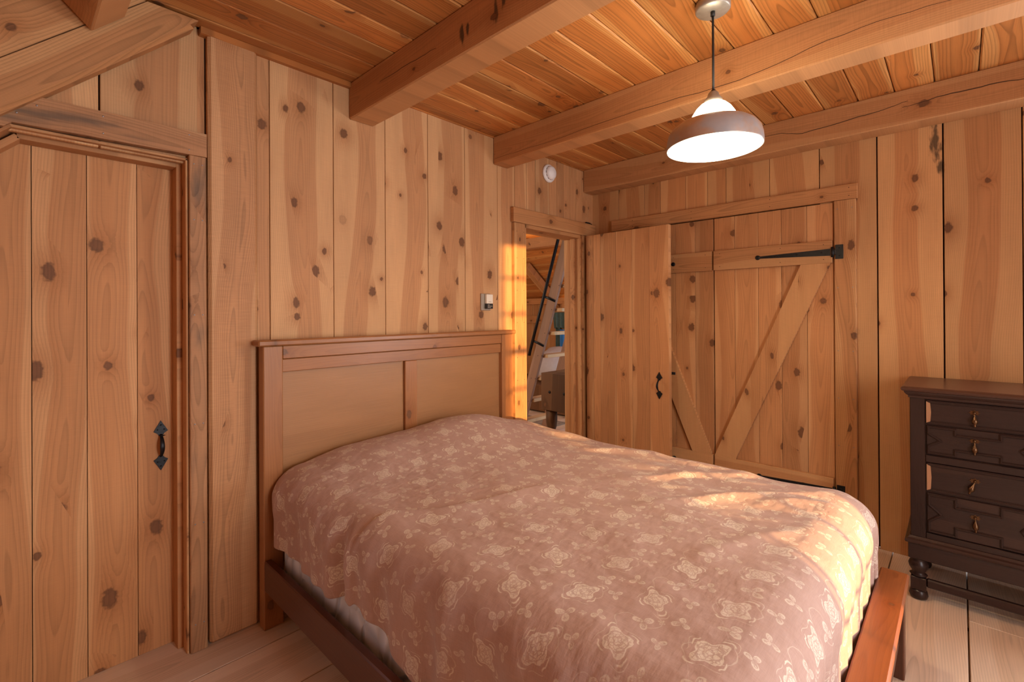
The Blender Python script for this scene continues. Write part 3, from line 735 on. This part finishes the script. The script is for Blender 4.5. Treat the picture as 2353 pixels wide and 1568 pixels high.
# duvet: a cloth sheet draped over mattress and pillows
def vnoise(x, y, s=0):
    return (math.sin(x*3.1+s)*math.sin(y*2.7+1.3*s+x*.9) + .6*math.sin(x*6.3-y*4.9+s*2.1) + .35*math.sin(x*12.7+y*9.1+s))/1.95
CREASE = [((.83, 1.66), (.90, 1.625), (.955, 1.565), (1.10, 1.42), (1.305, 1.345), (1.55, 1.275), (1.625, 1.15), (1.68, .97)),]
def seg_side(px_, py_, line):
    """signed distance to a polyline and the fraction along it"""
    best = (9, 0, 0); n = len(line)-1
    for i in range(n):
        ax, ay = line[i]; bx_, by_ = line[i+1]; dx_, dy_ = bx_-ax, by_-ay; l2 = dx_*dx_+dy_*dy_
        tt = max(0, min(1, ((px_-ax)*dx_+(py_-ay)*dy_)/l2)); ex, ey = px_-ax-dx_*tt, py_-ay-dy_*tt
        d = math.hypot(ex, ey)
        if d < best[0]: best = (d, 1 if dx_*ey-dy_*ex > 0 else -1, (i+tt)/n)
    return best[0]*best[1], best[2]
def gauss(a): return math.exp(-a*a)
RD = .135
IX0, IX1, IY0 = .838+RD, 2.452-RD, .252+RD
def hem_len(X, Y):      # how far the cloth hangs below the start of its fold (arc length)
    return 0
def duvet_top(x, y):
    z = .700 + .018*math.sin(max(0, min(1, (x-.85)/1.6))*math.pi)
    z += .125*gauss((x-1.86)/.40)*gauss((y-2.12)/.33) + .070*gauss((x-1.22)/.33)*gauss((y-2.16)/.30)
    z += .006*vnoise(x*1.2, y*1.3, .4) + .004*vnoise(x*3.2, y*2.8, 2.)
    z += .004*math.sin((x*.9+y*.35)*34 + 2*math.sin(y*3))*max(0, min(1, (x-1.6)/.5))
    d, fr = seg_side(x, y, CREASE[0])
    w_ = max(0, 1-max(0, fr-.72)/.28)
    z += .015*w_*(gauss(d/.075) if d < 0 else gauss(d/.014)) - .010*w_*gauss((d-.014)/.009)
    d2 = d + .060 + .05*fr; z += (.012*(gauss(d2/.05) if d2 < 0 else gauss(d2/.013)) - .004*gauss((d2-.016)/.010))*max(0, 1-fr/.36)
    d4, f4 = seg_side(x, y, ((1.66, .93), (1.70, .80), (1.71, .68), (1.68, .55))); z += .010*math.sin(math.pi*max(0, min(1, f4)))*(gauss(d4/.06) if d4 < 0 else gauss(d4/.013))
    # long soft folds running to the foot right corner
    for k, (x0_, y0_, x1_, y1_, a_) in enumerate(((1.55, .95, 2.40, .30, .014), (1.75, 1.15, 2.42, .62, .012), (1.30, .62, 2.0, .28, .010), (2.0, 1.6, 2.42, 1.0, .010), (1.95, .60, 2.2, .27, .012))):
        d3, f3 = seg_side(x, y, ((x0_, y0_), ((x0_+x1_)/2+.03, (y0_+y1_)/2+.03), (x1_, y1_)))
        z += a_*math.sin(math.pi*max(.02, min(1, f3)))*gauss(d3/.035)
    return z
def duvet_pt(U, V):     # cloth plane coordinates -> space
    qx = min(max(U, IX0), IX1); qy = max(V, IY0); ex, ey = U-qx, V-qy; d = math.hypot(ex, ey)
    z0 = duvet_top(qx if d else U, qy if d else V)
    if d < 1e-6: return Vector((U, V, z0))
    nx_, ny_ = ex/d, ey/d; q_ = RD*math.pi/2
    if d < q_: o, dr_ = RD*math.sin(d/RD), RD*(1-math.cos(d/RD))
    else: o, dr_ = RD, RD + (d-q_)
    s_ = U if abs(ny_) > abs(nx_) else V
    k = min(1, max(0, (d-.06)/.2))
    cor = 1 if (ex and ey) else 0
    rip = k*(.010*math.sin(s_*21+1.7*math.sin(s_*5)) + .006*math.sin(s_*47+2)) + cor*k*.018*math.sin(math.atan2(ey, ex)*9)
    if ex < 0 and not ey:
        dc = V-1.66; rip += k*(-.030*gauss(dc/.035) + .022*gauss((dc+.07)/.045) + .016*gauss((dc-.10)/.05))
    if ey and not ex: rip = -abs(rip)*.8 + .004
    o += rip + .012*math.sin(min(1, d/.3)*math.pi)
    return Vector((qx+nx_*o, qy+ny_*o, z0-dr_))
def hem(V):             # drop of the left hem along the bed
    return .405 if V > 1.82 else .400
NU, NV = 440, 440
q_ = RD*math.pi/2
def left_len(V):
    zl = .398 + .010*math.sin(V*9) - .10*max(0, min(1, (1.42-V)/.35)) + .022*gauss((V-1.60)/.05) - .018*gauss((V-1.72)/.06)
    return (.70 + .06*gauss((V-2.16)/.30) - RD - zl) + q_
def fn(a, b):
    V0 = IY0 - (q_ + .30); V = V0 + (2.300-V0)*b
    U0 = IX0 - left_len(max(V, IY0)); U1 = IX1 + q_ + .23
    return duvet_pt(U0 + (U1-U0)*a, V)
def gcf(a, b):
    V0 = IY0 - (q_ + .30); V = V0 + (2.300-V0)*b; U0 = IX0 - left_len(max(V, IY0)); U1 = IX1 + q_ + .23
    return (U0+(U1-U0)*a, V, 0)
q = MB(); sheet(q, fn, NU, NV, True, gcf)
du = q.build('duvet', 'duvet'); sd = du.modifiers.new('thick', 'SOLIDIFY'); sd.thickness = .012; sd.offset = -1
tag(du, 'dusty rose duvet with cream floral print spread over the bed', 'duvet')
# ---------------------------------------------------------------- pendant lamp
LX, LY = 1.966, .723
lp = thing('pendant_lamp', (LX, LY, ZC), 'hanging pendant lamp with a galvanised metal shade and glowing glass top', 'lamp')
q = MB(); q.lathe([(.0, .0), (.064, 0), (.067, -.010), (.067, -.030), (.062, -.036), (.012, -.038), (.0, -.038)], (LX, LY, ZC), n=40, cap=False); q.build('canopy', 'cap', lp)
q = MB(); q.lathe([(.009, ZC-.055), (.009, ZC-.037)], (LX, LY, 0), n=14); q.tube([(LX, LY, ZC-.05), (LX+.001, LY, 2.5), (LX, LY, 2.345)], .0046, 10); q.lathe([(.0085, 2.338), (.0085, 2.352)], (LX, LY, 0), n=14); q.build('cord', 'cord', lp)
q = MB(); q.lathe([(.0, 2.346), (.014, 2.345), (.020, 2.338), (.024, 2.325), (.034, 2.312), (.036, 2.302), (.036, 2.298), (.0, 2.298)], (LX, LY, 0), n=36, cap=False); q.build('cap', 'cap', lp)
q = MB(); q.lathe([(.0, 2.300), (.034, 2.299), (.050, 2.291), (.067, 2.274), (.080, 2.254), (.090, 2.234), (.095, 2.222), (.095, 2.216), (.0, 2.214)], (LX, LY, 0), n=48, cap=False); q.build('glass_dome', 'glow', lp)
prof = [(.093, 2.222), (.116, 2.219), (.140, 2.210), (.161, 2.195), (.175, 2.175), (.181, 2.152), (.183, 2.130), (.183, 2.117)]
q = MB(); q.lathe(prof + [(.183, 2.115), (.180, 2.115)], (LX, LY, 0), n=64, cap=False)
sh = q.build('shade', 'shade', lp)
q = MB(); q.lathe([(max(.02, r-.0022), z-.0022) for r, z in prof], (LX, LY, 0), n=64, cap=False); q.lathe([(.0, 2.213), (.086, 2.213)], (LX, LY, 0), n=48, cap=False); q.build('lining', 'shade_in', sh)
bulb = bpy.data.lights.new('lamp_bulb', 'POINT'); bulb.energy = 17; bulb.color = (1, .80, .52); bulb.shadow_soft_size = .035
bo = bpy.data.objects.new('lamp_bulb', bulb); COL.objects.link(bo); bo.location = (LX, LY, 2.168); bo.parent = lp; bo.matrix_parent_inverse = Matrix.Translation(lp.location).inverted()

# ---------------------------------------------------------------- wall fittings
sa = thing('smoke_alarm', (2.998, YH, 2.578), 'round white smoke alarm high on the wall above the doorway', 'smoke alarm')
q = MB(); q.lathe([(.0, 0), (.072, 0), (.073, .008), (.068, .020), (.058, .022), (.0, .022)], (2.998, YH-.001, 2.578), (0, -1, 0), 40, cap=False); q.build('base', 'white', sa)
q = MB(); q.lathe([(.055, .020), (.055, .034), (.050, .046), (.036, .056), (.0, .060)], (2.998, YH-.001, 2.578), (0, -1, 0), 40, cap=False); q.build('dome', 'white', sa)
q = MB()
for a in range(0, 360, 30): q.plank((2.998+.0545*math.cos(rad(a)), YH-.028, 2.578+.0545*math.sin(rad(a))), (0, 1, 0), (-math.sin(rad(a)), 0, math.cos(rad(a))), .006, .016, .003)
q.build('vents', 'nail', sa)
tm = thing('thermostat', (2.292, YH, 1.530), 'small wall thermostat with a cream upper half and black lower panel, above the headboard corner', 'thermostat')
q = MB(); q.bx(2.243, 2.335, YH-.010, YH, 1.470, 1.588, 'z', .004); q.build('plate', 'brush', tm)
q = MB(); q.bx(2.278, 2.340, YH-.030, YH-.0095, 1.518, 1.583, 'z', .003); q.build('cover', 'ivory', tm)
q = MB(); q.bx(2.278, 2.340, YH-.030, YH-.0095, 1.482, 1.5165, 'z', .002); pn = q.build('panel', 'black', tm)
q = MB()
for z_, x0, x1 in ((1.509, 2.291, 2.305), (1.500, 2.288, 2.330), (1.490, 2.288, 2.312)):
    xx = x0
    while xx < x1: q.bx(xx, xx+.005, YH-.0308, YH-.0300, z_-.0022, z_+.0022, 'x', 0); xx += .0075
q.build('printed_marks', 'mark', pn)
q = MB(); q.bx(2.296, 2.322, YH-.0308, YH-.0300, 1.5285, 1.5315, 'x', 0); q.build('printed_marks', 'brush', tm)

q = MB(); q.bx(3.50, 3.56, YH-.030, YH-.012, 2.2385, 2.252, 'x'); q.bx(3.565, 3.60, YH-.022, YH-.010, 2.2385, 2.248, 'x')
tag(q.build('metal_catch', 'iron'), 'tiny black metal catch lying on the trim above the doorway', 'catch')
# ---------------------------------------------------------------- dark oak chest of drawers
DY0, DY1, DX0, DX1 = -.655, .187, 3.13, 3.60         # body
ch = thing('chest_of_drawers', (3.36, -.235, 0), 'antique dark oak chest of drawers on turned legs by the right wall', 'chest of drawers')
q = MB()
q.bx(DX0+.018, DX1, DY0+.01, DY1-.01, .27, 1.03, 'z', .002)
body = q.build('carcass', 'oak', ch)
q = MB()
for y0, y1 in ((DY0, DY0+.058), (DY1-.058, DY1)): q.bx(DX0, DX0+.045, y0, y1, .30, 1.03, 'z', .003)
q.bx(DX0+.003, DX0+.04, DY0+.058, DY1-.058, .697, .733, 'y', .003); q.bx(DX0+.002, DX0+.04, DY0+.058, DY1-.058, 1.008, 1.032, 'y', .002); q.bx(DX0+.003, DX0+.04, DY0+.058, DY1-.058, .305, .345, 'y', .003)
q.build('front_frame', 'oak', ch)
q = MB()
def mould(q, prof, z0, x_front, y0, y1, x_back):
    """moulding that runs along the front and returns along both sides: prof = (projection, height)"""
    ring = []
    for pr, hz in prof: ring.append([(x_back, y0-pr, z0+hz), (x_front-pr, y0-pr, z0+hz), (x_front-pr, y1+pr, z0+hz), (x_back, y1+pr, z0+hz)])
    vs = [p for r_ in ring for p in r_]; n = 4; fs = []
    for i in range(len(ring)-1):
        for k in range(4): fs.append([i*n+k, i*n+(k+1) % 4, (i+1)*n+(k+1) % 4, (i+1)*n+k])
    fs.append([3, 2, 1, 0]); o = (len(ring)-1)*n; fs.append([o, o+1, o+2, o+3])
    q.add(vs, fs, [(p[0], p[2]*.3+40, p[1]) for p in vs], .5)
mould(q, [(.0, 0), (.006, .002), (.006, .012), (.012, .016), (.020, .026), (.022, .034)], 1.012, DX0, DY0, DY1, DX1)
q.build('cornice', 'oak', ch)
q = MB(); mould(q, [(.022, 0), (.029, .003), (.033, .010), (.033, .015), (.028, .021), (.020, .024)], 1.046, DX0, DY0, DY1, DX1+.01); q.build('top', 'oak_red', ch)
q = MB(); mould(q, [(.012, 0), (.020, .004), (.023, .012), (.020, .020), (.010, .026), (.004, .036)], .282, DX0, DY0, DY1, DX1)
q.build('base_moulding', 'oak', ch)
q = MB(); q.bx(DX0-.010, DX0+.03, DY0-.01, DY1+.01, .205, .284, 'y', .003); q.bx(DX0+.02, DX1, DY1-.02, DY1+.01, .205, .284, 'x', .003); q.bx(DX0+.02, DX1, DY0-.01, DY0+.02, .205, .284, 'x', .003); q.bx(DX1-.03, DX1, DY0, DY1, .205, .284, 'y'); q.build('apron', 'oak', ch)
legp = [(.020, .0), (.034, .006), (.038, .020), (.034, .040), (.026, .050)]
legu = [(.026, .112), (.030, .117), (.036, .122), (.024, .130), (.028, .140), (.038, .158), (.040, .172), (.034, .188), (.026, .200), (.034, .208)]
LYS, LXS = (DY0+.028, DY1-.028), (DX0+.025, DX1-.04)
for ly in LYS:
    for lx in LXS:
        q = MB(); q.lathe(legp, (lx, ly, 0)); q.bx(lx-.030, lx+.030, ly-.030, ly+.030, .049, .113, 'z', .003); q.lathe(legu, (lx, ly, 0)); q.build('leg', 'oak', ch)
for lx in LXS: q = MB(); q.bx(lx-.014, lx+.014, LYS[0]+.03, LYS[1]-.03, .066, .108, 'y', .006); q.build('stretcher', 'oak', ch)
for ly in LYS: q = MB(); q.bx(LXS[0]+.03, LXS[1]-.03, ly-.014, ly+.014, .066, .108, 'x', .006); q.build('stretcher', 'oak', ch)
def pull(y, z, x, par, swing=0):
    h_ = thing('drawer_pull', (x, y, z), None, None); h_.parent = par; h_.matrix_parent_inverse = Matrix.Translation(par.location).inverted()
    q = MB()
    vs = [Vector((x-.002, y, z+.012))]; pts = []
    for k in range(16):
        a = 2*math.pi*k/16; r_ = .0185 if k % 2 == 0 else .012
        pts.append((x, y+math.cos(a)*r_*1.15, z+.012+math.sin(a)*r_*.75))
    q.prism(pts, (-.0025, 0, 0), (0, 1, 0), (0, 0, 1)); q.lathe([(.006, 0), (.006, .008), (.003, .011)], (x-.002, y, z+.012), (-1, 0, 0), 12); q.build('back_plate', 'brass', h_)
    q = MB(); ax = Vector((-.12, swing, -1)).normalized()
    q.lathe([(.0025, 0), (.003, .010), (.005, .018), (.0105, .030), (.0125, .038), (.0105, .046), (.005, .052), (.0045, .056), (.0055, .060), (.002, .065)], (x-.010, y, z+.010), ax, 18); q.build('drop', 'brass', h_)
YK = (-.048, -.422); YC = -.235
def ridge(q, pts, x, w=.013, h=.010):
    """a mitred moulding strip along a polyline in the drawer face (y, z)"""
    for k, (a_, hh) in enumerate(((w, h*.45), (w*.62, h*.8), (w*.3, h))):
        for (y0, z0), (y1, z1) in zip(pts[:-1], pts[1:]):
            d = Vector((0, y1-y0, z1-z0)); L_ = d.length
            if L_ < 1e-4: continue
            d /= L_; q.plank(Vector((x-hh/2, (y0+y1)/2, (z0+z1)/2)), d, d.cross(Vector((1, 0, 0))), L_+a_*.75, a_, hh, .001, .5)
def drawer(z0, z1, fancy, label):
    D0, D1 = DY0+.062, DY1-.062
    d = thing('drawer', (DX0+.002, YC, z0), None, None); d.parent = ch; d.matrix_parent_inverse = Matrix.Translation(ch.location).inverted(); d['label'] = label
    xf = DX0+.008
    q = MB(); q.bx(xf, xf+.05, D0, D1, z0, z1, 'y', .003); q.build('front', 'oak', d)
    q = MB()
    if not fancy:
        ridge(q, [(D0+.008, z1-.008), (D1-.008, z1-.008)], xf, .016, .009); ridge(q, [(D0+.008, z0+.008), (D1-.008, z0+.008)], xf, .016, .009); ridge(q, [(D0+.008, z0+.008), (D0+.008, z1-.008)], xf, .016, .009)
        q.build('moulding', 'oak', d)
        q = MB(); q.prism([(xf-.0085, D1-.001, z0+.006), (xf-.0085, D1-.001, z1-.006), (xf-.0085, D1-.016, z1-.014), (xf-.0085, D1-.019, (z0+z1)/2), (xf-.0085, D1-.016, z0+.014)], (.009, 0, 0), (0, 0, 1), (0, 1, 0)); q.build('worn_edge', 'worn', d, 'worn pale left edge where the dark stain is gone')
    else:
        zm = (z0+z1)/2; hh = (z1-z0)/2
        for s_, E_ in ((1, D1), (-1, D0)):
            yy = lambda f: YC + s_*f            # f measured from the middle
            e = (D1-YC) - .008
            inn = hh*.42; st1, st2 = .285, .125
            up = [(yy(e), zm+hh*.35), (yy(e), z1-.010), (yy(st1-.045), z1-.010), (yy(st1-.045), zm+inn), (yy(st2-.035), zm+inn), (yy(st2-.035), z1-.010), (yy(.004), z1-.010)]
            up = [(yy(e), zm+hh*.42), (yy(e), z1-.009), (yy(.255), z1-.009), (yy(.255), zm+hh*.50), (yy(.100), zm+hh*.50), (yy(.100), z1-.009), (yy(.003), z1-.009)]
            ridge(q, up, xf, .012, .010); ridge(q, [(a, 2*zm-b) for a, b in up], xf, .012, .010)
            ridge(q, [(yy(e), zm+hh*.42), (yy(e-.046), zm), (yy(e), zm-hh*.42)], xf, .012, .010)
        dm = [(YC+.036, zm), (YC, zm+hh*.52), (YC-.036, zm), (YC, zm-hh*.52), (YC+.036, zm)]
        ridge(q, dm, xf, .012, .012); ridge(q, [(YC+(a-YC)*.5, zm+(b-zm)*.5) for a, b in dm], xf, .010, .014)
        q.build('moulding', 'oak', d)
    for i, y_ in enumerate(YK): pull(y_, (z0+z1)/2+(.006 if not fancy else .010), xf, d, R.uniform(-.06, .06) if z0 != .553 else .35*(1-i))
    return d
drawer(.888, 1.006, False, 'plain top drawer of the oak chest')
drawer(.737, .882, True, 'second drawer with stepped geometric moulding')
drawer(.553, .694, False, 'plain third drawer with a worn left edge')
drawer(.348, .545, True, 'deep bottom drawer with stepped geometric moulding')
